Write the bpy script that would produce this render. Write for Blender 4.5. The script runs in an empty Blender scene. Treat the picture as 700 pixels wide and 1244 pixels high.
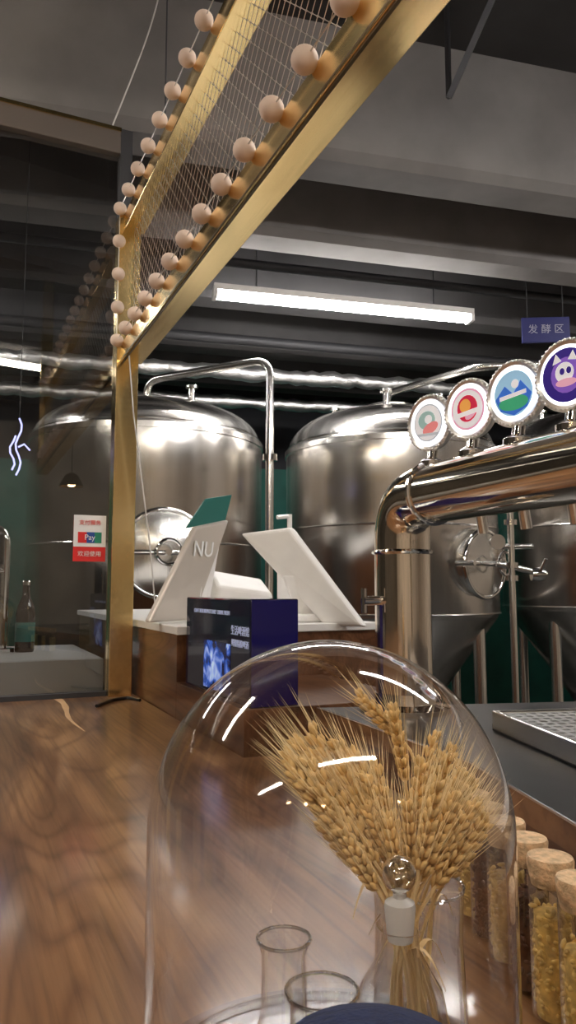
import bpy, bmesh, math, random
from mathutils import Vector, Matrix, Euler
random.seed(7)
S=bpy.context.scene
try:
    S.view_settings.view_transform='Standard'
except Exception: pass
ZC=1.32
PITCH=math.radians(5.9)
F=898.4
def PX(px,py,d):
    a=(px-350)/F; b=(622-py)/F
    y=math.cos(PITCH)-math.sin(PITCH)*b
    z=math.sin(PITCH)+math.cos(PITCH)*b
    t=d/y
    return Vector((a*t,d,z*t+ZC))
def MR(deg,x=0,y=0): return Matrix.Translation((x,y,ZC))@Matrix.Rotation(math.radians(deg),4,'Z')
MF=MR(24.4)      # brass frame / counter axes
MB=MR(14.5)      # building axes
MW=MR(8.5,.2277,.7766)  # worktop axes
MC=MR(0)
# ---------------- materials
def nodes(m):
    m.use_nodes=True
    nt=m.node_tree
    return nt,nt.nodes,nt.links
def mat(name,col,rough=.5,metal=0,var=0,scale=8,stretch=(1,1,1),bump=0,coat=0,emis=None,estr=0,rvar=0,spec=.5,rot=0,aniso=0):
    m=bpy.data.materials.new(name); nt,N,L=nodes(m)
    b=N['Principled BSDF']
    b.inputs['Base Color'].default_value=(*col,1); b.inputs['Roughness'].default_value=rough
    b.inputs['Metallic'].default_value=metal; b.inputs['Coat Weight'].default_value=coat
    b.inputs['Specular IOR Level'].default_value=spec
    if emis: b.inputs['Emission Color'].default_value=(*emis,1); b.inputs['Emission Strength'].default_value=estr
    if aniso:
        tg=N.new('ShaderNodeTangent'); tg.direction_type='RADIAL'; tg.axis='Z'
        L.new(tg.outputs[0],b.inputs['Tangent']); b.inputs['Anisotropic'].default_value=aniso
    if var or bump or rvar:
        tc=N.new('ShaderNodeTexCoord'); mp=N.new('ShaderNodeMapping'); mp.inputs['Scale'].default_value=stretch
        mr0=N.new('ShaderNodeMapping'); mr0.inputs['Rotation'].default_value=(0,0,math.radians(rot))
        L.new(tc.outputs['Object'],mr0.inputs['Vector']); L.new(mr0.outputs[0],mp.inputs['Vector'])
        n=N.new('ShaderNodeTexNoise'); n.inputs['Scale'].default_value=scale; n.inputs['Detail'].default_value=6
        L.new(mp.outputs[0],n.inputs['Vector'])
        if var:
            r=N.new('ShaderNodeValToRGB'); r.color_ramp.elements[0].position=.3; r.color_ramp.elements[1].position=.7
            r.color_ramp.elements[0].color=(*[c*(1-var) for c in col],1); r.color_ramp.elements[1].color=(*[min(1,c*(1+var)) for c in col],1)
            L.new(n.outputs['Fac'],r.inputs[0]); L.new(r.outputs[0],b.inputs['Base Color'])
        if rvar:
            mr=N.new('ShaderNodeMapRange'); mr.inputs['To Min'].default_value=max(0.02,rough-rvar); mr.inputs['To Max'].default_value=rough+rvar
            L.new(n.outputs['Fac'],mr.inputs['Value']); L.new(mr.outputs[0],b.inputs['Roughness'])
        if bump:
            bp=N.new('ShaderNodeBump'); bp.inputs['Strength'].default_value=bump; bp.inputs['Distance'].default_value=.01
            L.new(n.outputs['Fac'],bp.inputs['Height']); L.new(bp.outputs[0],b.inputs['Normal'])
    return m
def emit(name,col,s):
    m=bpy.data.materials.new(name); nt,N,L=nodes(m); N.remove(N['Principled BSDF'])
    e=N.new('ShaderNodeEmission'); e.inputs[0].default_value=(*col,1); e.inputs[1].default_value=s
    L.new(e.outputs[0],N['Material Output'].inputs[0]); return m
def thin_glass(name,tint=(1,1,1),base=.03,gain=1.0,rough=.01,power=4.0,edge=None):
    m=bpy.data.materials.new(name); nt,N,L=nodes(m); N.remove(N['Principled BSDF'])
    t=N.new('ShaderNodeBsdfTransparent'); t.inputs[0].default_value=(*tint,1)
    g=N.new('ShaderNodeBsdfGlossy'); g.inputs['Roughness'].default_value=rough; g.inputs[0].default_value=(1,1,1,1)
    fr=N.new('ShaderNodeLayerWeight'); fr.inputs['Blend'].default_value=.5
    p=N.new('ShaderNodeMath'); p.operation='POWER'; p.inputs[1].default_value=power
    L.new(fr.outputs['Facing'],p.inputs[0])
    mu=N.new('ShaderNodeMath'); mu.operation='MULTIPLY_ADD'; mu.inputs[1].default_value=.75*gain; mu.inputs[2].default_value=base; mu.use_clamp=True
    L.new(p.outputs[0],mu.inputs[0])
    mx=N.new('ShaderNodeMixShader'); L.new(mu.outputs[0],mx.inputs[0]); L.new(t.outputs[0],mx.inputs[1]); L.new(g.outputs[0],mx.inputs[2])
    L.new(mx.outputs[0],N['Material Output'].inputs[0]); return m
def wood(name,c1,c2,c3,rot,rough=.32,scale=1.0,coat=.4):
    m=bpy.data.materials.new(name); nt,N,L=nodes(m); b=N['Principled BSDF']
    tc=N.new('ShaderNodeTexCoord'); mp=N.new('ShaderNodeMapping'); mp.inputs['Rotation'].default_value=(0,0,math.radians(-rot))
    L.new(tc.outputs['Object'],mp.inputs[0])
    def noise(sc,s,det,dist=0):
        q=N.new('ShaderNodeMapping'); q.inputs['Scale'].default_value=[k*scale for k in sc]; L.new(mp.outputs[0],q.inputs[0])
        n=N.new('ShaderNodeTexNoise'); n.inputs['Scale'].default_value=s; n.inputs['Detail'].default_value=det; n.inputs['Distortion'].default_value=dist
        L.new(q.outputs[0],n.inputs[0]); return n
    def ramp(src,stops):
        r=N.new('ShaderNodeValToRGB'); el=r.color_ramp.elements
        el[0].position=stops[0][0]; el[0].color=(*stops[0][1],1); el[1].position=stops[-1][0]; el[1].color=(*stops[-1][1],1)
        for p,c in stops[1:-1]: k=el.new(p); k.color=(*c,1)
        L.new(src,r.inputs[0]); return r
    def mul(a,b_,f):
        mx=N.new('ShaderNodeMix'); mx.data_type='RGBA'; mx.blend_type='MULTIPLY'; mx.inputs[0].default_value=f
        L.new(a,mx.inputs[6]); L.new(b_,mx.inputs[7]); return mx.outputs[2]
    n=noise((7,1.0,7),1.5,5,1.0)
    base=ramp(n.outputs['Fac'],[(.32,c1),(.5,c2),(.68,c3)])
    g=noise((3.5,.6,3.5),1.3,2,.5)
    mm=N.new('ShaderNodeMath'); mm.operation='MULTIPLY'; mm.inputs[1].default_value=36; L.new(g.outputs['Fac'],mm.inputs[0])
    pp=N.new('ShaderNodeMath'); pp.operation='PINGPONG'; pp.inputs[1].default_value=1; L.new(mm.outputs[0],pp.inputs[0])
    ring=ramp(pp.outputs[0],[(0,(.60,.53,.47)),(.5,(1,1,1)),(1,(1,1,1))])
    f=noise((190,5,60),1,4)
    fine=ramp(f.outputs['Fac'],[(.35,(.55,.5,.45)),(.45,(.85,.83,.8)),(.55,(1,1,1))])
    c=mul(base.outputs[0],ring.outputs[0],.85); c=mul(c,fine.outputs[0],.65)
    L.new(c,b.inputs['Base Color']); b.inputs['Roughness'].default_value=rough; b.inputs['Coat Weight'].default_value=coat; b.inputs['Coat Roughness'].default_value=.11
    bp=N.new('ShaderNodeBump'); bp.inputs['Strength'].default_value=.08; bp.inputs['Distance'].default_value=.003
    L.new(f.outputs['Fac'],bp.inputs['Height']); L.new(bp.outputs[0],b.inputs['Normal'])
    return m
M_wood=wood('walnut_counter',(.135,.060,.026),(.29,.142,.062),(.46,.25,.115),24.4,coat=.7)
M_wood2=wood('walnut_dark',(.08,.03,.013),(.15,.062,.028),(.22,.10,.045),24.4)
M_seam=mat('sapwood_streak',(.60,.38,.20),.4,var=.2,scale=6)
M_steel=mat('brushed_steel',(.88,.86,.82),.2,1,scale=3,stretch=(60,60,.6),bump=.03,rvar=.06)
M_tank=mat('tank_steel',(.91,.88,.84),.20,1,scale=2,stretch=(9,9,.2),bump=.08,rvar=.07,var=.05,aniso=.8)
M_chrome=mat('chrome',(.92,.91,.89),.07,1)
M_rim=mat('satin_chrome_rim',(.95,.95,.96),.32,1)
M_tower=mat('warm_polished_steel',(.95,.86,.74),.09,1)
M_brass=mat('polished_brass',(.95,.72,.34),.19,1,scale=3,stretch=(30,1.5,30),bump=.015,rvar=.06,var=.04,rot=-24.4)
M_brassd=mat('aged_brass_dark',(.10,.07,.035),.4,.8)
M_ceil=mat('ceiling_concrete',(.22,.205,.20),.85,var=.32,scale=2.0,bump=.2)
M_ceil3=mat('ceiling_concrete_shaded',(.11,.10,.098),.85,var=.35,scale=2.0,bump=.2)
M_ceil2=mat('ceiling_concrete_shaded_rear',(.075,.072,.074),.85,var=.28,scale=2.0,bump=.15)  # same concrete for the rear beams, with their shade put into the colour
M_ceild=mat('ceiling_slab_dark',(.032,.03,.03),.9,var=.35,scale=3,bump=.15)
M_wallg=mat('wall_green',(.008,.13,.10),.6,var=.2,scale=4)
M_walld=mat('wall_dark',(.02,.022,.028),.7,var=.2,scale=3)
M_walll=mat('wall_left_paint',(.12,.10,.08),.7,var=.2,scale=3)
M_wallr=mat('wall_warm',(.62,.53,.44),.7,var=.2,scale=3)
M_floor=mat('floor_dark',(.06,.058,.055),.35,var=.3,scale=3)
M_white=mat('white_plastic',(.85,.83,.81),.35,var=.03,scale=20)
M_panel=mat('champagne_panel',(.55,.50,.45),.3,.3)
M_lightgrey=mat('grey_plastic',(.55,.55,.55),.4)
M_black=mat('black_worktop',(.012,.013,.017),.28,var=.3,scale=30)
M_blackp=mat('black_plastic',(.01,.01,.012),.3)
M_foil=mat('foil_wrap',(.97,.97,.97),.4,1,scale=30,bump=.8)
M_cork=mat('cork',(.72,.50,.30),.8,var=.3,scale=180,bump=.4)
M_ball=mat('pale_wood_ball',(.80,.64,.54),.55,var=.1,scale=30)
M_wheat=mat('wheat_gold',(.80,.53,.22),.55,var=.3,scale=120)
M_awn=mat('wheat_awn',(.88,.67,.36),.55)
M_grain=mat('barley_grain',(.80,.52,.16),.5,var=.35,scale=150)
M_malt=mat('dark_malt',(.10,.035,.015),.45,var=.5,scale=150)
M_green=mat('hop_pellet_green',(.30,.34,.05),.6,var=.4,scale=150)
M_navy=mat('navy_cloth',(.006,.014,.06),.85,var=.3,scale=300,bump=.3)
M_glass=thin_glass('dome_glass',(.97,.97,.975),.065,1.25,power=3.0,rough=.05)
M_glass2=thin_glass('labware_glass',(.96,.97,.97),.09,1.3,power=2.5)
M_ballg=thin_glass('solid_glass_knob',(.9,.92,.92),.25,1.3,power=1.8)
M_pane=thin_glass('partition_glass',(.76,.77,.77),.09,.8,.0)
M_amber=mat('dark_bottle_glass',(.02,.012,.008),.06,0,coat=.5)
M_frost=mat('ground_glass_frosted',(.85,.85,.85),.35,0); M_frost.node_tree.nodes['Principled BSDF'].inputs['Transmission Weight'].default_value=.4
M_lamp=emit('tube_light_emission',(1,.965,.93),76)
M_lampw=emit('tube_light_warm_emission',(1,.90,.76),74)
M_lamp2=emit('downlight_warm',(1,.62,.32),90)
M_blue=mat('blue_sign',(.015,.018,.12),.4,emis=(.03,.03,.2),estr=.05)
M_red=mat('red_print',(.75,.03,.03),.4)
M_whitep=mat('white_print',(.85,.85,.85),.4)
M_signt=mat('sign_lettering',(.4,.4,.5),.4)
M_bluep=mat('navy_gloss_box',(.004,.006,.035),.08,coat=.5)
M_bluep2=mat('blue_gloss_side',(.008,.006,.11),.1,coat=.5)
M_wire=mat('net_wire',(.92,.88,.84),.3,1)
M_cable=mat('white_cable',(.7,.68,.66),.5)
M_steeld=mat('dark_painted_steel',(.05,.05,.055),.5,.3)
M_teal=mat('teal_card',(.03,.16,.14),.4)
# ---------------- builders
def link(o,parent=None):
    S.collection.objects.link(o)
    if parent: o.parent=parent
    return o
def empty(name):
    e=bpy.data.objects.new(name,None); e.empty_display_size=.05; return link(e)
def mesh(name,V,Fc,m,parent=None,smooth=False,bevel=0,mats=None,fm=None,seg=2):
    me=bpy.data.meshes.new(name); me.from_pydata([tuple(v) for v in V],[],Fc); me.update()
    me.materials.append(m)
    bm=bmesh.new(); bm.from_mesh(me); bmesh.ops.recalc_face_normals(bm,faces=bm.faces); bm.to_mesh(me); bm.free()
    if smooth:
        for p in me.polygons: p.use_smooth=True
    o=bpy.data.objects.new(name,me); link(o,parent)
    if smooth and smooth!='all':
        try: me.set_sharp_from_angle(angle=math.radians(40))
        except Exception: pass
    if bevel:
        b=o.modifiers.new('bevel','BEVEL'); b.width=bevel; b.segments=seg; b.limit_method='ANGLE'
    return o
BF=[(0,1,3,2),(4,6,7,5),(0,4,5,1),(2,3,7,6),(0,2,6,4),(1,5,7,3)]
def box(name,lo,hi,m,M=MC,parent=None,bevel=0):
    V=[M@Vector((x,y,z)) for x in (lo[0],hi[0]) for y in (lo[1],hi[1]) for z in (lo[2],hi[2])]
    return mesh(name,V,BF,m,parent,bevel=bevel)
def prism(name,poly,z0,z1,m,parent=None,bevel=0):
    n=len(poly); V=[(p[0],p[1],z0+ZC) for p in poly]+[(p[0],p[1],z1+ZC) for p in poly]
    Fc=[tuple(range(n)),tuple(range(n,2*n))]+[(i,(i+1)%n,n+(i+1)%n,n+i) for i in range(n)]
    return mesh(name,V,Fc,m,parent,bevel=bevel)
def frame_of(d):
    d=d.normalized(); a=Vector((0,0,1)) if abs(d.z)<.9 else Vector((1,0,0))
    x=d.cross(a).normalized(); y=d.cross(x).normalized(); return x,y
def tube(name,pts,r,m,parent=None,seg=12,caps=True):
    pts=[Vector(p) for p in pts]; V=[];Fc=[]
    n=len(pts); rs=r if isinstance(r,(list,tuple)) else [r]*n
    t=(pts[1]-pts[0]).normalized(); x,y=frame_of(t)
    for i in range(n):
        if i==0: tt=(pts[1]-pts[0])
        elif i==n-1: tt=pts[-1]-pts[-2]
        else: tt=(pts[i+1]-pts[i]).normalized()+(pts[i]-pts[i-1]).normalized()
        tt.normalize(); q=t.rotation_difference(tt); x=q@x; y=q@y; t=tt
        for k in range(seg):
            a=2*math.pi*k/seg; V.append(pts[i]+(x*math.cos(a)+y*math.sin(a))*rs[i])
    for i in range(n-1):
        for k in range(seg):
            k2=(k+1)%seg; Fc.append((i*seg+k,i*seg+k2,(i+1)*seg+k2,(i+1)*seg+k))
    if caps: Fc.append(tuple(range(seg))); Fc.append(tuple(range((n-1)*seg,n*seg)))
    return mesh(name,V,Fc,m,parent,smooth=True)
def bend(p,rad,n=8):
    p=[Vector(q) for q in p]; out=[p[0]]
    for i in range(1,len(p)-1):
        a=(p[i-1]-p[i]).normalized(); b=(p[i+1]-p[i]).normalized()
        s=p[i]+a*rad; e=p[i]+b*rad
        for k in range(n+1):
            u=k/n; out.append((s*(1-u)+p[i]*u)*(1-u)+(p[i]*(1-u)+e*u)*u)
    out.append(p[-1]); return out
def lathe(name,prof,c,m,parent=None,seg=48,axis=None,close=False):
    c=Vector(c); ax=Vector(axis).normalized() if axis else Vector((0,0,1))
    q=Vector((0,0,1)).rotation_difference(ax)
    V=[];Fc=[];rows=[]
    for r,h in prof:
        if r<1e-6: rows.append([len(V)]); V.append(c+q@Vector((0,0,h)))
        else:
            rows.append(list(range(len(V),len(V)+seg)))
            for k in range(seg):
                a=2*math.pi*k/seg; V.append(c+q@Vector((r*math.cos(a),r*math.sin(a),h)))
    for i in range(len(rows)-1):
        A,B=rows[i],rows[i+1]
        for k in range(seg):
            k2=(k+1)%seg
            if len(A)==1 and len(B)==1: continue
            if len(A)==1: Fc.append((A[0],B[k],B[k2]))
            elif len(B)==1: Fc.append((A[k],A[k2],B[0]))
            else: Fc.append((A[k],A[k2],B[k2],B[k]))
    return mesh(name,V,Fc,m,parent,smooth=True)
def torus(name,c,R,r,axis,m,parent=None,seg=40,ms=10):
    prof=[(R+r*math.cos(2*math.pi*i/ms),r*math.sin(2*math.pi*i/ms)) for i in range(ms+1)]
    return lathe(name,prof,c,m,parent,seg,axis)
def slab(name,P,th,m,parent=None,bevel=.006):
    P=[Vector(p) for p in P]; n=(P[1]-P[0]).cross(P[3]-P[0]).normalized()*th
    V=P+[p+n for p in P]
    return mesh(name,V,[(0,1,2,3),(4,5,6,7),(0,1,5,4),(1,2,6,5),(2,3,7,6),(3,0,4,7)],m,parent,bevel=bevel,seg=3)
def text(name,s,size,M4,m,parent=None,ext=.0004):
    c=bpy.data.curves.new(name,'FONT'); c.body=s; c.size=size; c.extrude=ext; c.align_x='CENTER'; c.align_y='CENTER'
    c.materials.append(m); o=bpy.data.objects.new(name,c); link(o,parent); o.matrix_world=M4; return o
def basis(o,x,y):
    x=Vector(x).normalized(); z=x.cross(Vector(y)).normalized(); y=z.cross(x)
    M=Matrix((x,y,z)).transposed().to_4x4(); M.translation=Vector(o); return M
# ---------------- camera
cam=bpy.data.cameras.new('camera'); co=bpy.data.objects.new('camera',cam); link(co)
co.location=(0,0,ZC); co.rotation_euler=(math.radians(90)+PITCH,0,0)
cam.sensor_fit='VERTICAL'; cam.sensor_height=36; cam.lens=26; cam.clip_start=.01
S.camera=co
# ---------------- room
W0,W1,V0,V1=-4.0,4.6,-3.2,6.0; CZ=1.95
box('floor',(W0,V0,-1.42),(W1,V1,-1.32),M_floor,MB)
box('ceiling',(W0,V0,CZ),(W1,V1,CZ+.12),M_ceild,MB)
wb=empty('wall_back')
box('upper',(W0,V1,1.0),(W1,V1+.1,CZ),M_walld,MB,wb); box('lower',(W0,V1,-1.32),(W1,V1+.1,1.0),M_wallg,MB,wb)
box('wall_left',(W0-.1,V0,-1.32),(W0,V1,CZ),M_walll,MB)
box('wall_right',(W1,V0,-1.32),(W1+.1,V1,CZ),M_wallr,MB)
box('wall_front',(W0,V0-.1,-1.32),(W1,V0,CZ),M_wallr,MB)
def cbeam(v,zb=1.5,w=.2,m=M_ceil,nm='ceiling_beam'):
    V=[]
    for u in (W0,W1):
        for (a,z) in ((0,zb+.03),(.03,zb),(w-.03,zb),(w,zb+.03),(w+.03,CZ),(-.05,CZ)): V.append(MB@Vector((u,v+a,z)))
    Fc=[tuple(range(6)),tuple(range(6,12))]+[(i,(i+1)%6,6+(i+1)%6,6+i) for i in range(6)]
    mesh(nm,V,Fc,m)
for v in (-2.2,-.9,2.32): cbeam(v)
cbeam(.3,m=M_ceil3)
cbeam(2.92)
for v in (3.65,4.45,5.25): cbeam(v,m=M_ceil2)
# conduits slung along the beams
for (v,z,r) in ((2.62,1.62,.018),(3.35,1.55,.022),(3.45,1.60,.014),(4.15,1.45,.03)):
    tube('ceiling_conduit',[MB@Vector((W0+.02,v,z)),MB@Vector((W1-.02,v,z))],r,M_steeld,None,10)
br=empty('ceiling_strut_bracket')
a=PX(545,100,2.3); a.z=ZC+1.62; b=PX(625,30,2.1); b.z=ZC+CZ
tube('diagonal',[a,b],.014,M_steeld,br,4); tube('hanger',[a,Vector((a.x,a.y,ZC+CZ))],.010,M_steeld,br,4)
# ---------------- light fixtures
def tubelight(c,L,ang,z,nm='tube_light_fixture',m=M_lamp):
    e=empty(nm); M=Matrix.Translation((c[0],c[1],ZC+z))@Matrix.Rotation(math.radians(ang),4,'Z')
    box('diffuser',(-L/2,-.03,-.03),(L/2,.03,.0),m,M,e,.008)
    box('housing',(-L/2-.01,-.036,.0),(L/2+.01,.036,.03),M_white,M,e)
    for s in (-1,1):
        box('cap',(s*L/2-.006 if s>0 else -L/2-.012,-.034,-.034),(s*L/2+.012 if s>0 else -L/2+.006,.034,.004),M_white,M,e)
        tube('rod',[M@Vector((s*L*.35,0,.03)),M@Vector((s*L*.35,0,CZ-z))],.004,M_steeld,e,6)
p0=PX(262,341,3.38); p1=PX(570,369,3.70)
mid=(p0+p1)/2
tubelight((mid.x,mid.y),(Vector((p1.x-p0.x,p1.y-p0.y))).length,math.degrees(math.atan2(p1.y-p0.y,p1.x-p0.x)),1.40)
tubelight((1.00,1.27),1.2,14.5,1.35)
tubelight((-1.6,.9),1.2,14.5,1.45,m=M_lampw)
tubelight((.3,-.9),1.2,14.5,1.45,m=M_lampw)
tubelight((-1.9,-1.6),1.2,14.5,1.45,m=M_lampw)
tubelight((2.3,2.6),1.2,14.5,1.45)  # unseen tubes from here down, more put in to brighten the steel
tubelight((-2.2,3.2),1.2,14.5,1.45)
tubelight((-.6,2.3),1.2,14.5,1.62)
for i,(x,y) in enumerate([(-.9,-1.3),(-.55,-1.4),(-.2,-1.5),(1.4,-1.2)]):
    e=empty('pendant_lamp'); c=Vector((x,y,ZC+.75))
    lathe('shade',[(.02,.1),(.05,.08),(.09,0),(.085,0),(.045,.075),(.018,.09)],c,M_brassd,e,24)
    lathe('bulb',[(0,-.005),(.025,.005),(.033,.03),(.02,.06),(0,.08)],c,M_lamp2,e,16)
    tube('cord',[c+Vector((0,0,.09)),Vector((x,y,ZC+CZ))],.003,M_blackp,e,6)
# ---------------- tanks
def tank(x,y,r,zs,ztop,zb,zcone,mandir=None,manz=.15,manr=.15):
    e=empty('fermentation_tank'); c=Vector((x,y,ZC))
    h=ztop-zs
    prof=[(0.035,zcone),(.05,zcone),(r*.97,zb-.03),(r,zb)]
    prof+=[(r,zs-.03),(r+.008,zs-.028),(r+.008,zs),(r-.004,zs+.004)]
    for k in range(1,13):
        t=k/12; prof.append(((r-.01)*math.cos(t*math.pi/2)**.55 if k<12 else 0,zs+.005+h*math.sin(t*math.pi/2)**1.15 if k<12 else ztop+.005))
    lathe('shell',prof,c,M_tank,e,96)
    for z in (zb,zb+(zs-zb)*.5): torus('weld_band',c+Vector((0,0,z)),r,.006,(0,0,1),M_tank,e,72,8)
    torus('shoulder_rim',c+Vector((0,0,zs+.02)),r-.02,.012,(0,0,1),M_steel,e,72,8)
    tc=c+Vector((.0,-.05,ztop-.02))
    lathe('top_manway',[(.14,-.02),(.14,.03),(.16,.03),(.16,.05),(.12,.065),(0,.075)],tc,M_steel,e,32)
    torus('clamp',tc+Vector((0,0,.04)),.16,.01,(0,0,1),M_steel,e,32,8)
    for a in (40,160,260,320):
        q=c+Vector((math.cos(math.radians(a))*r*.55,math.sin(math.radians(a))*r*.55,zs+h*.75))
        tube('port',[q,q+Vector((0,0,.11))],.018,M_steel,e,12)
        lathe('ferrule',[(0,0),(.032,0),(.032,.014),(0,.014)],q+Vector((0,0,.11)),M_steel,e,16)
    for a in (35,145,215,325):
        lx=math.cos(math.radians(a))*r*.86; ly=math.sin(math.radians(a))*r*.86
        q=c+Vector((lx,ly,0))
        tube('leg',[(q.x,q.y,ZC+zb+.02),(q.x,q.y,.02)],.032,M_steel,e,14)
        lathe('foot',[(0,0),(.05,0),(.05,.012),(.02,.03),(0,.03)],(q.x,q.y,0),M_steel,e,16)
    tube('outlet_valve',bend([c+Vector((0,0,zcone+.01)),c+Vector((0,0,zcone-.1)),c+Vector((.0,-.25,zcone-.1))],.05),.028,M_steel,e,12)
    if mandir is not None:
        d=Vector((math.cos(math.radians(mandir)),math.sin(math.radians(mandir)),0)); o=c+d*(r-.03)+Vector((0,0,manz))
        lathe('manway_neck',[(manr,-.05),(manr,.06),(manr+.02,.06),(manr+.02,.075),(manr-.01,.08),(manr*.6,.10),(0,.108)],o,M_steel,e,48,axis=d)
        torus('manway_rim',o+d*.07,manr+.015,.013,d,M_chrome,e,48,10)
        s=d.cross(Vector((0,0,1)))
        tube('manway_bar',[o+d*.13-s*(manr+.03),o+d*.13+s*(manr+.03)],.011,M_chrome,e,10)
        tube('manway_screw',[o+d*.09,o+d*.19],.014,M_chrome,e,10)
        torus('manway_handwheel',o+d*.19,.055,.008,d,M_chrome,e,28,8)
        for a in (-1,1):
            tube('bracket',[o+d*.03+s*a*(manr+.03),o+d*.14+s*a*(manr+.03)],.012,M_chrome,e,10)
    return e,c
tank(-.765,4.0,.62,.78,.98,-.35,-1.0,-72,.16,.185)
tank(.575,4.15,.585,.76,.98,-.13,-.86,-50,.12,.15)
tank(1.86,4.35,.58,.78,1.02,-.10,-.86,-100,.2,.15)
def foil(pa,pb,r,nm):
    pa,pb=Vector(pa),Vector(pb); n=90; pts=[];rs=[]
    for i in range(n+1):
        pts.append(pa.lerp(pb,i/n)+Vector((0,0,random.uniform(-.008,.008)))); rs.append(r*random.uniform(.78,1.15))
    return tube(nm,pts,rs,M_foil,None,14)
pa=PX(-60,428,4.1);pb=PX(760,500,5.2); pb.z=pa.z
foil(pa,pb,.046,'foil_wrapped_pipe')
pa=PX(-60,468,4.5);pb=PX(760,520,5.6); pb.z=pa.z
foil(pa,pb,.042,'foil_wrapped_pipe')
cp=empty('stainless_transfer_pipe')
q0=PX(178,486,3.7);q1=PX(178,462,3.7);q2=PX(328,445,3.35);q2.z=q1.z;q3=Vector((q2.x,q2.y,.75+0))
tube('run',bend([q0,q1,q2,q3],.09),.019,M_steel,cp,14)
tube('floor_leg',[q3,(q3.x,q3.y,0)],.019,M_steel,cp,14)
lathe('union',[(0,0),(.034,0),(.034,.03),(0,.03)],PX(328,560,3.35),M_chrome,cp,16)
cp2=empty('stainless_transfer_pipe')
q0=PX(470,500,4.1);q1=PX(470,478,4.1);q2=PX(580,465,3.6); q2.z=q1.z
tube('run',bend([q0,q1,q2,q2+Vector((.6,-.1,0))],.07),.019,M_steel,cp2,14)
vc=empty('valve_manifold')
b=PX(622,690,3.45)
tube('riser',[(b.x,b.y,0),(b.x,b.y,b.z+.35)],.016,M_steel,vc,12)
for dz in (-.06,.0,.2):
    lathe('union',[(0,0),(.03,0),(.03,.025),(0,.025)],b+Vector((0,0,dz)),M_chrome,vc,14)
tube('branch',[b+Vector((-.07,0,.02)),b+Vector((.16,0,-.03))],.015,M_steel,vc,12)
tube('branch_up',[b+Vector((-.08,0,.1)),b+Vector((.1,0,.1))],.014,M_steel,vc,12)
tube('lever',[b+Vector((.12,-.02,-.03)),b+Vector((.14,-.06,.04))],.008,M_chrome,vc,8)
lathe('valve_body',[(0,-.03),(.028,-.03),(.035,0),(.028,.03),(0,.03)],b+Vector((.12,0,-.03)),M_chrome,vc,16,axis=(1,0,0))
lathe('gauge',[(0,-.012),(.035,-.012),(.035,.012),(0,.012)],b+Vector((-.07,-.02,.12)),M_chrome,vc,20,axis=(0,1,0))
# blue area sign
sg=empty('hanging_area_sign')
s0=PX(663,401,3.6)
MSG=Matrix.Translation(s0)@Matrix.Rotation(math.radians(-4),4,'Z')
box('board',(-.118,-.008,-.065),(.118,.008,.065),M_blue,MSG,sg,.003)
text('lettering','发 酵 区',.05,MSG@Matrix.Translation((0,-.0095,0))@Matrix.Rotation(math.radians(90),4,'X'),M_signt,sg)
for s in (-.09,.09): tube('wire',[s0+Vector((s,0,.06)),(s0.x+s,s0.y,ZC+CZ)],.002,M_steeld,sg,5)
# ---------------- brass frame with net and balls
fr=empty('brass_bar_frame')
BU0,BU1=.387,.442
for nm,z0,z1 in (('lower_rail',.600,.652),('upper_rail',.965,1.012)):
    box(nm,(BU0,-.1,z0),(BU1,1.93,z1),M_brass,MF,fr,.0015)
box('lower_rail_groove',(BU0-.0006,-.1,.6035),(BU0+.004,1.93,.6065),M_brassd,MF,fr)
box('lower_rail_shadow_gap',(BU0+.003,-.1,.5975),(BU0+.007,1.93,.602),M_brassd,MF,fr)
box('post',(BU0-.012,1.93,-.274),(BU1-.008,1.985,1.012),M_brass,MF,fr,.0015)
box('near_post',(BU0,-.15,.60),(BU1,-.1,CZ),M_brass,MF,fr,.0015)
box('post_extension',(BU0-.012,1.94,1.012),(BU0+.02,1.975,1.262),M_steeld,MF,fr)
tube('hanger_rod',[MF@Vector((.41,1.6,1.01)),MF@Vector((.41,1.6,CZ))],.002,M_steeld,fr,6)
def netmesh():
    V=[];Fc=[]
    def stick(a,b,r):
        a=MF@Vector(a); b=MF@Vector(b); x,y=frame_of(b-a); k=len(V)
        for p in (a,b):
            for t in range(3): V.append(p+(x*math.cos(t*2.094)+y*math.sin(t*2.094))*r)
        for t in range(3): Fc.append((k+t,k+(t+1)%3,k+3+(t+1)%3,k+3+t))
    def bead(c,r):
        c=MF@Vector(c); k=len(V)
        for d in ((1,0,0),(-1,0,0),(0,1,0),(0,-1,0),(0,0,1),(0,0,-1)): V.append(c+Vector(d)*r)
        for f in ((0,2,4),(2,1,4),(1,3,4),(3,0,4),(2,0,5),(1,2,5),(3,1,5),(0,3,5)): Fc.append(tuple(k+i for i in f))
    z0,z1=.652,.966; nz=18; dz=(z1-z0)/nz; dv=.0175
    U_=.412
    n=int(2.0/dv)
    for i in range(n):
        v=-.08+i*dv
        for j in range(nz):
            s=(i+j)%2
            za=z0+j*dz
            stick((U_,v if s else v+dv,za),(U_,v+dv if s else v,za+dz),.0007)
            if s: bead((U_,v,za),.0025)
    return V,Fc
V,Fc=netmesh(); mesh('net',V,Fc,M_wire,fr)
bm=bmesh.new()
pos=[]
v=.669-.1045*5
while v<1.93: pos.append((.3735,v,.655)); pos.append((.3735,v,1.022)); v+=.1045
for k in range(1,4): pos.append((.3735,1.925,.655+k*.092))
me=bpy.data.meshes.new('wooden_ball_garland')
for p in pos:
    bmesh.ops.create_icosphere(bm,subdivisions=3,radius=.0175,matrix=Matrix.Translation(MF@Vector(p)))
bm.to_mesh(me); bm.free(); me.materials.append(M_ball)
for p in me.polygons: p.use_smooth=True
bo=bpy.data.objects.new('balls',me); link(bo,fr)
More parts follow.
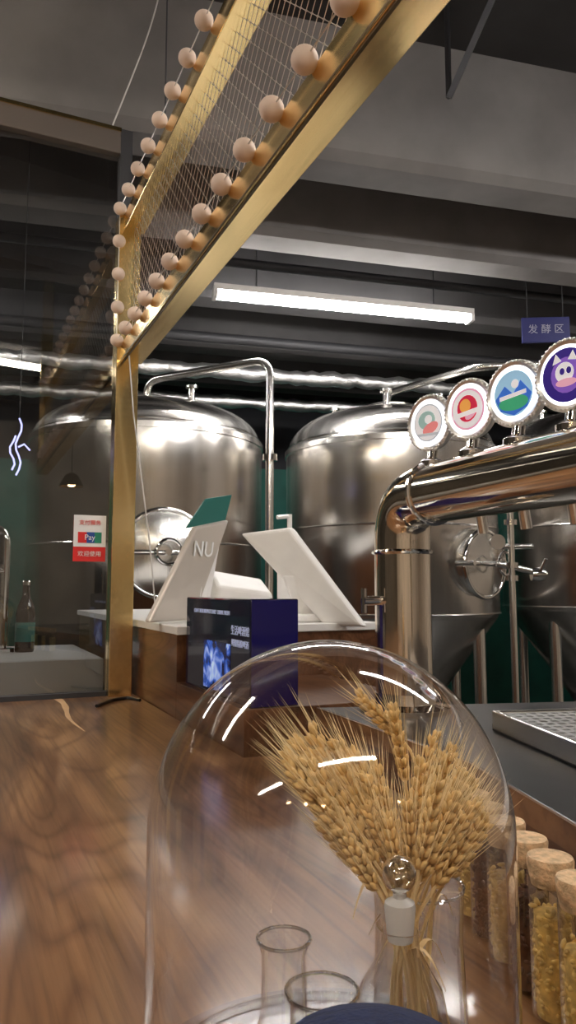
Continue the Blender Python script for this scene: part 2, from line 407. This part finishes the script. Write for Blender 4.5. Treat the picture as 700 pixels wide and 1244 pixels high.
pts=[MF@Vector((.3735,-.1,.655)),MF@Vector((.3735,1.925,.655)),MF@Vector((.3735,1.925,1.022)),MF@Vector((.3735,-.1,1.022))]
tube('ball_string',pts,.0012,M_wire,fr,6)
# ---------------- glass partition
gp=empty('glass_partition')
box('pane',(-2.2,1.962,-.274),(BU0-.013,1.966,1.19),M_pane,MF,gp)
M_bronze=mat('rail_bronze',(.20,.17,.15),.35,.4)
box('top_rail',(-2.2,1.94,1.19),(BU0-.012,1.985,1.26),M_bronze,MF,gp,.002)
box('top_rail_trim',(-2.2,1.935,1.252),(BU0-.012,1.939,1.262),M_brass,MF,gp)
box('bottom_channel',(-2.2,1.95,-.274),(BU0-.013,1.978,-.262),M_steeld,MF,gp)
st=empty('payment_sticker')
def onv(px,py,v):
    d=PX(px,py,1)-Vector((0,0,ZC)); e1=Vector((-math.sin(math.radians(24.4)),math.cos(math.radians(24.4)),0))
    t=v/d.dot(e1); return Vector((0,0,ZC))+d*t
e2=Vector((math.cos(math.radians(24.4)),math.sin(math.radians(24.4)),0))
c=onv(109,654,1.958); MS=Matrix.Translation(c)@Matrix.Rotation(math.radians(24.4),4,'Z')
w=.041;h=.06
box('backing',(-w,0,-h),(w,.0012,h),M_red,MS,st)
box('white_field',(-w,-.0012,-.022),(w,0,h),M_whitep,MS,st)
box('logo_red',(-.030,-.002,-.012),(-.006,-.0012,.016),M_red,MS,st)
box('logo_blue',(-.008,-.0021,-.012),(.014,-.0012,.016),mat('logo_blue',(.02,.08,.35),.4),MS,st)
box('logo_green',(.012,-.0022,-.012),(.030,-.0012,.016),mat('logo_green',(.02,.25,.15),.4),MS,st)
text('logo_lettering','Pay',.02,MS@Matrix.Translation((0,-.0026,.002))@Matrix.Rotation(math.radians(90),4,'X'),M_whitep,st)
text('caption','支付服务',.014,MS@Matrix.Translation((0,-.002,.04))@Matrix.Rotation(math.radians(90),4,'X'),M_red,st)
text('caption_bottom','欢迎使用',.015,MS@Matrix.Translation((0,-.002,-.041))@Matrix.Rotation(math.radians(90),4,'X'),M_whitep,st)
pc=empty('stainless_prep_counter')
box('top',(-1.9,2.15,-.235),(.40,2.7,-.195),M_lightgrey,MF,pc,.004)
box('apron',(-1.9,2.14,-.285),(.40,2.15,-.197),mat('apron_grey',(.6,.6,.6),.4,.2),MF,pc)
box('body',(-1.85,2.2,-1.32),(.38,2.65,-.235),M_steeld,MF,pc)
# dark bottles and a carboy standing on the prep counter
for (u,v,s,k) in ((.02,2.42,1.0,0),(.12,2.50,1.08,1),(-.10,2.48,.95,0),(.215,2.45,.9,0)):
    o=MF@Vector((u,v,-.195))
    e=empty('beer_bottle')
    lathe('glass',[(0,0),(.030*s,.0),(.032*s,.006),(.032*s,.13*s),(.026*s,.16*s),(.013*s,.19*s),(.012*s,.235*s),(0,.235*s)],o,M_amber,e,24)
    lathe('cap',[(.0145*s,.228*s),(.0145*s,.240*s),(.011*s,.244*s),(0,.244*s)],o,M_brass if k else M_chrome,e,20)
    lathe('label',[(.0325*s,.035*s),(.0328*s,.036*s),(.0328*s,.10*s),(.0325*s,.101*s)],o,M_whitep if k else M_teal,e,24)
e=empty('glass_carboy'); o=MF@Vector((-.26,2.46,-.195))
lathe('glass',[(0,.001),(.07,.001),(.08,.012),(.08,.12),(.065,.155),(.022,.18),(.02,.215),(.026,.218)],o,M_ballg,e,32)
lathe('beer',[(0,.004),(.073,.004),(.077,.014),(.077,.10),(0,.101)],o,M_amber,e,32)
ns=empty('neon_reflection_script')  # glowing strokes added in place of a neon reflection in the pane
nm_=emit('neon_reflection_violet',(.45,.45,1),4)
a=PX(22,550,2.5)
tube('stroke_1',[a+Vector((.01*math.sin(i*1.1),0,.12-i*.022)) for i in range(10)],.003,nm_,ns,6)
tube('stroke_2',[a+Vector((-.02+.01*math.cos(i*1.3),0,.06-i*.02)) for i in range(7)],.003,nm_,ns,6)
tube('stroke_3',[a+Vector((.0+.02*i,0,.02+.012*math.sin(i*2.2))) for i in range(3)],.003,nm_,ns,6)
tube('hanger',[a+Vector((0,0,.12)),(a.x,a.y,ZC+CZ)],.0015,M_steeld,ns,5)
tp=empty('side_beer_tap')
b=PX(6,650,2.3)
b.z=ZC-.195
tube('column',bend([b,b+Vector((0,0,.38)),b+Vector((-.15,.0,.38))],.05),.018,M_chrome,tp,14)
lathe('base_flange',[(0,0),(.04,0),(.04,.012),(0,.012)],b,M_chrome,tp,20)
tube('spout',bend([b+Vector((0,-.0,.25)),b+Vector((0.0,-.07,.25)),b+Vector((0,-.07,.16))],.02),.009,M_chrome,tp,10)
tube('handle',[b+Vector((0,-.02,.27)),b+Vector((0,-.04,.36))],[.008,.014],M_blackp,tp,12)
# ---------------- wood counter
def U(u,v): 
    p=MF@Vector((u,v,0)); return (p.x,p.y)
def Wp(a,b):
    p=MW@Vector((a,b,0)); return (p.x,p.y)
ct=empty('bar_counter')
poly=[U(-2.3,1.99),U(.447,1.99),U(.447,1.16),Wp(-.1,.52),Wp(0,.1),Wp(0,-1.0),U(-2.3,-1.2)]
prism('top',poly,-.314,-.274,M_wood,ct,.002)
poly=[U(-2.25,1.95),U(.43,1.95),U(.43,1.14),Wp(-.13,.5),Wp(-.02,.1),Wp(-.02,-.3),U(-2.25,-.4)]
prism('body',poly,-1.32,-.314,M_wood2,ct)
V=[];Fc=[]
for k in range(33):
    s=k/32; v=1.97-s*.48; u=.255+.006*math.sin(s*7)-.012*s; w_=.010*(1-s)**.8+.0006+.0015*math.sin(s*23)*(1-s)
    V+=[MF@Vector((u-w_,v,-.2738)),MF@Vector((u+w_*.7,v,-.2738))]
for k in range(32): Fc.append((2*k,2*k+1,2*k+3,2*k+2))
mesh('sapwood_streak',V,Fc,M_seam,ct)
wt=empty('back_bar_worktop')
prism('body',[Wp(-.1,.52),Wp(0,.1),Wp(0,-1.0),Wp(1.3,-1.0),Wp(1.3,.52)],-1.32,-.212,M_wood2,wt)
prism('black_top',[Wp(-.1,.52),Wp(0,.1),Wp(0,-1.0),Wp(1.3,-1.0),Wp(1.3,.52)],-.212,-.2,M_black,wt,.002)
prism('wood_lipping',[Wp(-.104,.52),Wp(-.004,.1),Wp(-.004,-1.0),Wp(0,-1.0),Wp(0,.1),Wp(-.1,.52)],-.225,-.200,M_wood,wt)
# ---------------- drip tray
dt=empty('drip_tray')
a0,a1,b0,b1=.105,.34,-.30,.285
box('pan',(a0,b0,-.2),(a1,b1,-.190),M_blackp,MW,dt,.001)
for nm,lo,hi in (('rim_left',(a0,b0,-.199),(a0+.008,b1,-.172)),('rim_right',(a1-.008,b0,-.199),(a1,b1,-.172)),('rim_far',(a0+.008,b1-.008,-.199),(a1-.008,b1,-.172)),('rim_near',(a0+.008,b0,-.199),(a1-.008,b0+.008,-.172))):
    box(nm,lo,hi,M_steel,MW,dt,.002)
V=[];Fc=[]
def addb(lo,hi):
    k=len(V)
    V.extend([MW@Vector((x,y,z)) for x in (lo[0],hi[0]) for y in (lo[1],hi[1]) for z in (lo[2],hi[2])])
    Fc.extend([tuple(k+i for i in f) for f in BF])
n=30
for i in range(n):
    y=b0+.01+(b1-b0-.02)*i/(n-1); addb((a0+.008,y-.0045,-.178),(a1-.008,y+.0045,-.175))
for i in range(14):
    x=a0+.014+(a1-a0-.028)*i/13; addb((x-.003,b0+.008,-.1795),(x+.003,b1-.008,-.1752))
mesh('grille',V,Fc,M_rim,dt)
# ---------------- beer tower
tw=empty('beer_tower')
zt=.150; Rp=.047
def TP(v,z=zt,u=.690): return MF@Vector((u,v,z))
tube('pipe',bend([TP(1.055,-.199),TP(1.055,zt),TP(.1,zt-.0)],.072,14),Rp,M_tower,tw,40)
lathe('base_flange',[(0,0),(.075,0),(.075,.008),(.052,.014),(.05,.03),(0,.03)],TP(1.055,-.2),M_tower,tw,36)
torus('column_collar',TP(1.055,.06),Rp+.001,.004,(0,0,1),M_chrome,tw,40,8)
torus('pipe_collar',TP(.965,zt),Rp+.001,.004,TP(0)-TP(1),M_chrome,tw,40,8)
tube('second_leg',[TP(.14,-.199),TP(.14,zt)],Rp*.95,M_tower,tw,32)
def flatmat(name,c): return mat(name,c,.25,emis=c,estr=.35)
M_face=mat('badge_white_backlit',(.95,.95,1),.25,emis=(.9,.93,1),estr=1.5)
BC={'sage':flatmat('art_sage',(.35,.52,.50)),'coral':flatmat('art_coral',(.85,.28,.28)),'red':flatmat('art_red',(.65,.03,.08)),'orange':flatmat('art_orange',(.9,.42,.10)),
 'blue':flatmat('art_blue',(.05,.18,.70)),'sky':flatmat('art_sky',(.35,.62,.88)),'green':flatmat('art_green',(.06,.42,.22)),'indigo':flatmat('art_indigo',(.04,.02,.24)),
 'violet':flatmat('art_violet',(.25,.12,.60)),'pink':flatmat('art_pink',(.85,.45,.60)),'white':flatmat('art_white',(.9,.9,.95)),'grey':flatmat('art_grey',(.55,.58,.62))}
# printed logos: (shape points in unit disc, colour); mascots, hills, ribbons
def ell(cx,cy,rx,ry,n=20,a=0):
    return [(cx+rx*math.cos(t)*math.cos(a)-ry*math.sin(t)*math.sin(a),cy+rx*math.cos(t)*math.sin(a)+ry*math.sin(t)*math.cos(a)) for t in [2*math.pi*k/n for k in range(n)]]
DISC=lambda r:ell(0,0,r,r,32)
LOGO=[
 [(DISC(.70),'grey'),(DISC(.64),'white'),(ell(-.05,.1,.42,.34),'sage'),(ell(.12,-.22,.40,.20,20,.3),'coral'),(ell(.05,.12,.18,.16),'white'),([(-.55,-.35),(.55,-.42),(.5,-.52),(-.5,-.46)],'grey')],
 [(DISC(.72),'pink'),(DISC(.64),'white'),(ell(0,.02,.44,.46),'red'),(ell(-.08,.12,.24,.24),'orange'),(ell(.14,-.2,.26,.14,20,.5),'pink'),([(-.62,-.12),(.62,.0),(.62,-.16),(-.62,-.28)],'white')],
 [(DISC(.72),'sky'),([(-.68,-.1),(-.3,.28),(0,-.02),(.3,.36),(.68,-.1),(.5,-.5),(0,-.7),(-.5,-.5)],'blue'),(ell(0,-.30,.55,.24),'green'),(ell(.1,.28,.14,.14),'white'),([(-.5,-.05),(.5,.05),(.5,-.08),(-.5,-.18)],'white')],
 [(DISC(.78),'indigo'),(ell(0,0,.5,.52),'violet'),(ell(-.05,.08,.30,.30),'white'),(ell(-.12,.12,.08,.10),'indigo'),(ell(.10,.12,.08,.10),'indigo'),(ell(0,-.22,.34,.12),'pink'),([(-.4,.35),(-.28,.66),(-.1,.42)],'white'),([(.4,.35),(.28,.66),(.1,.42)],'white')],
 [(DISC(.72),'orange'),(DISC(.60),'white'),(ell(0,0,.4,.46),'green'),(ell(.05,.1,.2,.2),'orange')],
 [(DISC(.72),'blue'),(DISC(.60),'white'),(ell(0,0,.42,.3),'red')]]
nrm=(-e2*.97+Vector((0,0,-.04))+Vector((0,-.24,0))).normalized()
bx,by=frame_of(nrm)
up=(Vector((0,0,1))-nrm*nrm.z).normalized(); rt=up.cross(nrm).normalized()
for i,v in enumerate((.968,.868,.770,.674,.580,.485)):
    o=TP(v,.264); rr=.0435
    base=TP(v,zt+Rp-.004)
    tube('badge_stem_%d'%i,[base,o-nrm*.014],.009,M_chrome,tw,14)
    lathe('stem_flange_%d'%i,[(0,0),(.019,0),(.019,.008),(.012,.013),(0,.013)],base,M_chrome,tw,20)
    lathe('badge_case_%d'%i,[(0,-.018),(rr*.75,-.018),(rr*.97,-.012),(rr+.003,-.002),(rr+.003,.003),(rr-.001,.0065),(rr-.005,.0045)],o,M_rim,tw,44,axis=nrm)
    bm=bmesh.new()
    for k in range(40):
        a=2*math.pi*k/40; p=o+nrm*.0045+(bx*math.cos(a)+by*math.sin(a))*(rr+.0002)
        bmesh.ops.create_icosphere(bm,subdivisions=1,radius=.0030,matrix=Matrix.Translation(p))
    me=bpy.data.meshes.new('badge_bezel_beads_%d'%i); bm.to_mesh(me); bm.free(); me.materials.append(M_rim)
    for p in me.polygons: p.use_smooth=True
    link(bpy.data.objects.new('badge_bezel_beads_%d'%i,me),tw)
    lathe('badge_face_%d'%i,[(0,.0045),(rr-.003,.0045)],o,M_face,tw,44,axis=nrm)
    for k,(pts,cn) in enumerate(LOGO[i]):
        q=[o+nrm*(.0052+.0003*k)+(rt*x+up*y)*rr for x,y in pts]
        mesh('badge_print_%d_%d'%(i,k),q,[tuple(range(len(q)))],BC[cn],tw)
    f=TP(v,zt,.690+Rp-.006)
    tube('faucet_shank_%d'%i,bend([f,f+e2*.05,f+e2*.06+Vector((0,0,-.06))],.02,5),.009,M_chrome,tw,12)
k=TP(1.055,-.02)-e2*Rp
tube('column_cock',[k+e2*.01,k-e2*.03],.008,M_chrome,tw,10); tube('cock_lever',[k-e2*.028+Vector((0,0,-.02)),k-e2*.028+Vector((0,0,.02))],.005,M_chrome,tw,8)
# ---------------- cashier cabinet, riser, display box, POS
cb=empty('cashier_cabinet')
box('riser',(.449,1.165,-1.32),(.80,1.57,-.2),M_wood2,MF,cb,.001)
box('cabinet',(.449,1.57,-1.32),(.95,2.9,-.10),M_wood2,MF,cb,.001)
box('white_top',(.447,1.565,-.10),(.96,2.95,-.082),M_white,MF,cb,.002)
db=empty('display_light_box')
box('case',(.462,1.172,-.2),(.552,1.545,-.018),M_bluep,MF,db,.003)
box('near_end_panel',(.464,1.1715,-.198),(.550,1.1722,-.02),M_bluep2,MF,db)
def picmat():
    m=bpy.data.materials.new('display_artwork'); nt,N,L=nodes(m); b=N['Principled BSDF']
    tc=N.new('ShaderNodeTexCoord'); v=N.new('ShaderNodeTexNoise'); v.inputs['Scale'].default_value=20; v.inputs['Detail'].default_value=3; v.inputs['Distortion'].default_value=1; L.new(tc.outputs['Object'],v.inputs['Vector'])
    r=N.new('ShaderNodeValToRGB'); el=r.color_ramp.elements; el[0].color=(.004,.006,.035,1); el[0].position=.46; el[1].color=(.5,.65,.95,1); el[1].position=.7; k=el.new(.55); k.color=(.03,.10,.5,1)
    L.new(v.outputs['Fac'],r.inputs[0]); L.new(r.outputs[0],b.inputs['Base Color']); L.new(r.outputs[0],b.inputs['Emission Color']); b.inputs['Emission Strength'].default_value=.6; b.inputs['Roughness'].default_value=.1
    return m
box('artwork',(.4608,1.27,-.19),(.4618,1.42,-.10),picmat(),MF,db)
M_txt=mat('printed_text',(.5,.55,.7),.4,emis=(.4,.45,.7),estr=.3)
FX=lambda y,z: MF@Matrix.Translation((.4612,y,z))@Matrix.Rotation(math.radians(-90),4,'Z')@Matrix.Rotation(math.radians(90),4,'X')
text('title','生活啤酒馆',.018,FX(1.22,-.075),M_txt,db); text('subtitle','鲜酿精酿啤酒',.014,FX(1.22,-.097),M_txt,db); text('tagline','CRAFT BEER BREWED DAILY  DRINK FRESH',.011,FX(1.38,-.045),M_txt,db)
pos=empty('pos_terminal')
zt0=-.082
P=[PX(290,648,1.95),PX(352,640,1.86),PX(443,762,1.72),PX(393,760,1.80)]
slab('screen_panel',P,.026,M_white,pos,.011)
bb=PX(385,745,1.88)
box('base',(-.08,-.06,zt0),(.08,.06,zt0+.02),M_white,Matrix.Translation((bb.x,bb.y,ZC))@Matrix.Rotation(math.radians(20),4,'Z'),pos,.006)
mm=(P[0]+P[1]+P[2]+P[3])/4
slab('stand',[Vector((bb.x-.05,bb.y-.02,ZC+zt0+.01)),Vector((bb.x+.05,bb.y,ZC+zt0+.01)),mm+Vector((.04,.03,.0)),mm+Vector((-.05,.03,.0))],.02,M_white,pos,.005)
pt=empty('receipt_printer')
b=PX(292,730,2.03)
MP=Matrix.Translation((b.x,b.y,ZC))@Matrix.Rotation(math.radians(15),4,'Z')
V=[MP@Vector(p) for p in ((-.08,-.07,zt0),(.08,-.07,zt0),(.08,.07,zt0),(-.08,.07,zt0),(-.075,-.065,zt0+.09),(.075,-.065,zt0+.07),(.075,.065,zt0+.11),(-.075,.065,zt0+.135))]
mesh('body',V,[(0,1,2,3),(4,5,6,7),(0,1,5,4),(1,2,6,5),(2,3,7,6),(3,0,4,7)],M_white,pt,bevel=.01,seg=3)
tb=empty('tablet_stand')
P=[PX(240,640,1.80),PX(279,632,1.90),PX(236,744,1.84),PX(182,738,1.70)]
P[2].z=ZC+zt0+.004; P[3].z=ZC+zt0+.004
slab('panel',P,.020,M_panel,tb,.006)
nn=(P[1]-P[0]).cross(P[3]-P[0]).normalized()
cc=(P[0]*.72+P[1]*.72+P[2]*.28+P[3]*.28)/2
sgn=-1 if nn.dot(Vector((0,0,ZC))-cc)>0 else 1
xe=(P[2]-P[3]); ye=(P[0]+P[1]-P[2]-P[3])
MT=basis(cc-nn*.002 if sgn>0 else cc+nn*.022,xe,ye)
text('logo','NU',.055,MT,M_whitep,tb,.001)
slab('rear_leg',[P[0].lerp(P[1],.3)+Vector((0,.02,-.04)),P[0].lerp(P[1],.7)+Vector((0,.02,-.04)),Vector((P[2].x+.02,P[2].y+.09,ZC+zt0)),Vector((P[3].x+.09,P[3].y+.14,ZC+zt0))],.006,M_white,tb,.002)
slab('teal_card',[PX(250,606,1.86),PX(282,601,1.91),PX(274,632,1.91),PX(226,642,1.83)],.006,M_teal,tb,.001)
wb_=empty('small_dispenser_pump')
b=PX(352,660,2.08); b.z=ZC+zt0
lathe('bottle',[(0,0),(.035,0),(.035,.16),(.018,.19),(.015,.22),(.022,.222),(.022,.24),(.007,.245),(.007,.29),(0,.29)],b,M_white,wb_,24)
tube('nozzle',[b+Vector((0,0,.285)),b+Vector((-.035,-.02,.28))],.006,M_white,wb_,8)
tube('hanging_white_cable',[PX(157,432,1.85),PX(162,500,1.85),PX(172,580,1.86),PX(182,660,1.87),PX(190,752,1.9)],.0018,M_cable,None,6)
a=PX(190,-10,1.9)
tube('ceiling_cable',bend([Vector((a.x+.05,a.y+.05,ZC+CZ)),PX(185,30,1.95),PX(160,95,1.95),PX(137,152,1.95)],.1),.0022,M_cable,None,6)
pts=[]
for x,y in ((120,856),(138,849),(158,846),(172,849)):
    p=PX(x,y,1); t=(-.274+.004)/(p.z-ZC); pts.append(Vector((p.x*t,p.y*t-.02,ZC-.270)))
tube('black_cable_offcut',bend(pts,.015),.004,M_blackp,None,8)
# ---------------- glass dome + contents
DX,DY,DR=.0216,.400,.0935; ZB=-.274; DCZ=-.121
cl=empty('glass_cloche')
lathe('wooden_base',[(0,0),(.112,0),(.114,.004),(.114,.012),(.110,.016),(0,.016)],(DX,DY,ZC+ZB),M_wood2,cl,64)
prof=[(DR+.003,ZB+.016),(DR+.001,ZB+.02),(DR,ZB+.03)]+[(DR,DCZ)]+[(DR*math.cos(t*math.pi/2/24),DCZ+DR*math.sin(t*math.pi/2/24)) for t in range(1,24)]+[(0,DCZ+DR)]
lathe('glass',prof,(DX,DY,ZC),M_glass,cl,96)
torus('bottom_bead',(DX,DY,ZC+ZB+.019),DR+.001,.003,(0,0,1),M_glass2,cl,96,8)
ZF=ZB+.016
def ear_mesh(L=.050,seed=1):
    rnd=random.Random(seed); bm=bmesh.new()
    n=13
    for i in range(n):
        t=i/(n-1); z=L*(.02+.93*t); w=.0038*(.75+.5*math.sin(math.pi*min(1,t*1.1+.1)))
        for s in range(3):
            a=(i%2)*math.pi+ (s-1)*1.15+rnd.uniform(-.2,.2)
            d=Vector((math.cos(a),math.sin(a)*.75,0))
            tilt=Vector((0,0,1)).lerp(d,.32).normalized(); q=Vector((0,0,1)).rotation_difference(tilt)
            M=Matrix.Translation(d*w+Vector((0,0,z)))@q.to_matrix().to_4x4()@Matrix.Diagonal((.0022,.0019,.0052,1))
            bmesh.ops.create_icosphere(bm,subdivisions=1,radius=1,matrix=M)
            if rnd.random()<.85:
                tip=d*w+Vector((0,0,z))+tilt*.005
                ln=min(rnd.uniform(.020,.036),L+.024-z); dd=(Vector((0,0,1)).lerp(d,.14+rnd.uniform(-.06,.08))).normalized()
                x,y=frame_of(dd); vs=[bm.verts.new(tip+(x*math.cos(k*2.094)+y*math.sin(k*2.094))*.0003) for k in range(3)]
                e=bm.verts.new(tip+dd*ln)
                for k in range(3):
                    f=bm.faces.new((vs[k],vs[(k+1)%3],e)); f.material_index=1
    me=bpy.data.meshes.new('wheat_ear'); bm.to_mesh(me); bm.free(); me.materials.append(M_wheat); me.materials.append(M_awn)
    for p in me.polygons: p.use_smooth=True
    return me
EM=[ear_mesh(.046,1),ear_mesh(.052,2),ear_mesh(.058,3)]
wq=empty('wheat_bouquet')
BASE=PX(512,1300,.415)
BASE.z=ZC+ZF+.001
ears=[
((412,985),(332,902),.385),((425,975),(352,893),.40),((440,985),(378,890),.41),((452,975),(398,885),.40),((420,1010),(345,925),.37),
((440,1015),(372,925),.38),((455,1010),(405,915),.39),((468,1000),(425,905),.40),((450,1040),(385,960),.375),((465,1035),(415,945),.385),
((475,1025),(440,935),.39),((462,1060),(408,985),.38),((478,1050),(438,968),.385),((486,1040),(462,950),.40),
((492,945),(480,872),.42),((482,890),(436,846),.43),((500,1010),(512,930),.40),
((515,1000),(545,925),.39),((525,1010),(565,935),.385),((532,1020),(578,950),.39),((540,1015),(572,930),.42),((520,1040),(552,965),.375),
((528,1050),(570,985),.38),((510,1050),(528,970),.37),((500,1060),(496,980),.38),((540,1040),(582,980),.40),((512,1065),(545,1000),.375),((488,1075),(470,990),.375),
((470,1020),(455,920),.42),((505,980),(525,905),.42),((520,985),(552,912),.43),((435,1000),(395,930),.42),
((428,1030),(360,950),.385),((442,1060),(388,1000),.39),((548,1060),(588,1005),.385),((530,1075),(568,1020),.38),((455,1075),(420,1020),.37)]
for i,(b_,t_,dd) in enumerate(ears):
    b=PX(*b_,dd); t=PX(*t_,dd+random.uniform(-.006,.006))
    for p,mg in ((b,.014),(t,.016)):
        hz=p.z-(ZC+DCZ); rad=math.sqrt(max(1e-6,(DR-mg)**2-max(0,hz)**2)); dx,dy=p.x-DX,p.y-DY; rr=math.hypot(dx,dy)
        if rr>rad: p.x=DX+dx*rad/rr; p.y=DY+dy*rad/rr
    dirn=(t-b).normalized()
    mi=i%3; L0=(.046,.052,.058)[mi]
    sc=(t-b).length/(.05)*.92; sc=max(.72,min(1.08,sc))
    # keep ear and awns inside the glass: shrink until the awn tips clear it
    for _ in range(30):
        e_=b+dirn*(L0+.020)*sc; hz=max(0,e_.z-(ZC+DCZ)); R_=math.sqrt((e_.x-DX)**2+(e_.y-DY)**2+hz*hz)
        if R_<DR-.002: break
        b=b-dirn*.0012; sc*=.992
    o=bpy.data.objects.new('ear_%d'%i,EM[mi]); link(o,wq)
    q=Vector((0,0,1)).rotation_difference(dirn)
    o.matrix_world=Matrix.Translation(b)@q.to_matrix().to_4x4()@Matrix.Rotation(random.uniform(0,6.28),4,'Z')@Matrix.Scale(sc,4)
    root=BASE+Vector((random.uniform(-.012,.012),random.uniform(-.012,.012),0))
    c1=b-dirn*.05; pts=[]
    for k in range(9):
        s=k/8; pts.append(root*(1-s)**2+c1*2*s*(1-s)+b*s*s)
    tube('stem_%d'%i,pts,.0009,M_awn,wq,5)
    if i%4==0:
        a=pts[5]; V=[];Fc=[]
        sd=Vector((random.uniform(-1,1),random.uniform(-1,1),0)).normalized()
        for k in range(7):
            s=k/6; c_=a+sd*.022*s+Vector((0,0,.03*s-.04*s*s)); w_=.0018*(1-s)+.0002; n_=sd.cross(Vector((0,0,1)))*w_
            V+= [c_-n_,c_+n_]
        for k in range(6): Fc.append((2*k,2*k+1,2*k+3,2*k+2))
        mesh('leaf_%d'%i,V,Fc,M_awn,wq,smooth='all')
M_frost2=thin_glass('rim_glass',(.9,.92,.92),.35,1.0)
def vessel(nm,c,prof,inner=None,im=None):
    e=empty(nm); lathe('glass',prof,c,M_glass2,e,40)
    r,h=prof[-1]; torus('rim',Vector(c)+Vector((0,0,h)),r,.0009,(0,0,1),M_frost2,e,40,8)
    if inner: lathe('contents',inner,c,im,e,24)
    return e
vb=BASE.copy(); vb.z=ZC+ZF
vessel('glass_wheat_vase',vb,[(0,.002),(.026,.002),(.026,.004),(.025,.03),(.023,.075),(.024,.10)])
sp=PX(486,1113,.345); zb_=ZC+ZF
rb=empty('stoppered_reagent_bottle'); hh=sp.z-zb_
lathe('glass',[(0,.001),(.021,.001),(.0225,.004),(.0225,hh-.05),(.018,hh-.03),(.0085,hh-.014),(.008,hh-.006),(.0105,hh-.004)],(sp.x,sp.y,zb_),M_glass2,rb,40)
lathe('ground_stopper',[(0,-.010),(.0056,-.010),(.0070,.004),(.0066,.006),(.003,.008),(.003,.011)],sp,M_frost,rb,24)
lathe('stopper_ball',[(.003,.010)]+[(.0078*math.sin(math.radians(a)),.0180-.0078*math.cos(math.radians(a))) for a in range(25,181,10)],sp,M_ballg,rb,28)
c=PX(345,1140,.375); hh=c.z-zb_
vessel('erlenmeyer_flask',(c.x,c.y,zb_),[(0,.001),(.027,.001),(.029,.005),(.011,hh*.62),(.0105,hh*.92),(.0128,hh)],[(0,.003),(.025,.003),(.019,.022),(0,.023)],M_malt)
c=PX(391,1204,.335); hh=c.z-zb_
sb=vessel('small_beaker',(c.x,c.y,zb_),[(0,.001),(.012,.001),(.0135,.004),(.0135,hh-.004),(.0155,hh)],[(0,.003),(.0125,.003),(.0125,hh*.72),(.008,hh*.76),(0,hh*.77)],M_green)
def grains(nm,c,r,z0,z1,n,m,parent,sz=(.0017,.0017,.0036)):
    bm=bmesh.new()
    for i in range(n):
        a=random.uniform(0,6.28); rr=r*math.sqrt(random.random()) if random.random()<.35 else r*random.uniform(.86,1)
        p=Vector((c[0]+rr*math.cos(a),c[1]+rr*math.sin(a),random.uniform(z0,z1)))
        M=Matrix.Translation(p)@Euler((random.uniform(0,3.1),random.uniform(0,3.1),0)).to_matrix().to_4x4()@Matrix.Diagonal((*sz,1))
        bmesh.ops.create_icosphere(bm,subdivisions=1,radius=1,matrix=M)
    me=bpy.data.meshes.new(nm); bm.to_mesh(me); bm.free(); me.materials.append(m)
    for p in me.polygons: p.use_smooth=True
    o=bpy.data.objects.new(nm,me); link(o,parent)
grains('hop_bits',(c.x,c.y),.0105,zb_+hh*.72,zb_+hh*.82,70,M_green,sb,(.0018,.0018,.002))
# ---------------- cork vials
vp=[(.1575,.654),(.160,.616),(.1635,.578),(.167,.540),(.171,.503),(.1765,.466),(.182,.43)]
for i,(x,y) in enumerate(vp):
    e=empty('cork_sample_vial'); z=ZC+ZB; r=.0142
    lathe('glass',[(0,.0005),(r*.8,.0008),(r,.004),(r,.086),(r*.92,.089),(r*1.02,.092)],(x,y,z),M_glass2,e,32)
    lathe('cork',[(0,.083),(r*.88,.083),(r*1.02,.0925),(r*1.06,.0985),(r*1.0,.1005),(0,.1008)],(x,y,z),M_cork,e,32)
    mt=[M_grain,M_malt,M_grain,M_malt,M_grain,M_grain,M_malt][i]
    top=[.06,.07,.064,.066,.068,.062,.06][i]
    lathe('fill',[(0,.003),(r*.78,.003),(r*.80,.006),(r*.80,top-.003),(0,top)],(x,y,z),mt,e,24)
    grains('grains',(x,y),r*.84,z+.005,z+top+.001,260,mt,e)
# ---------------- navy pouch in foreground
pc_=PX(452,1224,.235); H=pc_.z-ZC-.003-ZB
lathe('navy_cloth_pouch',[(0,0),(.045,.0),(.052,.01),(.054,H*.35),(.052,H*.6),(.043,H*.83),(.028,H*.955),(.014,H*.992),(0,H)],(pc_.x,.228,ZC+ZB),M_navy,None,48)
# ---------------- world
w=bpy.data.worlds.new('world'); S.world=w; w.use_nodes=True
w.node_tree.nodes['Background'].inputs[0].default_value=(.6,.65,.75,1); w.node_tree.nodes['Background'].inputs[1].default_value=.15
# align the whole place with the bar's own axes
bpy.context.view_layer.update()
RZ=Matrix.Rotation(math.radians(-24.4),4,'Z')
for o in list(S.objects):
    if o.parent is None: o.matrix_world=RZ@o.matrix_world
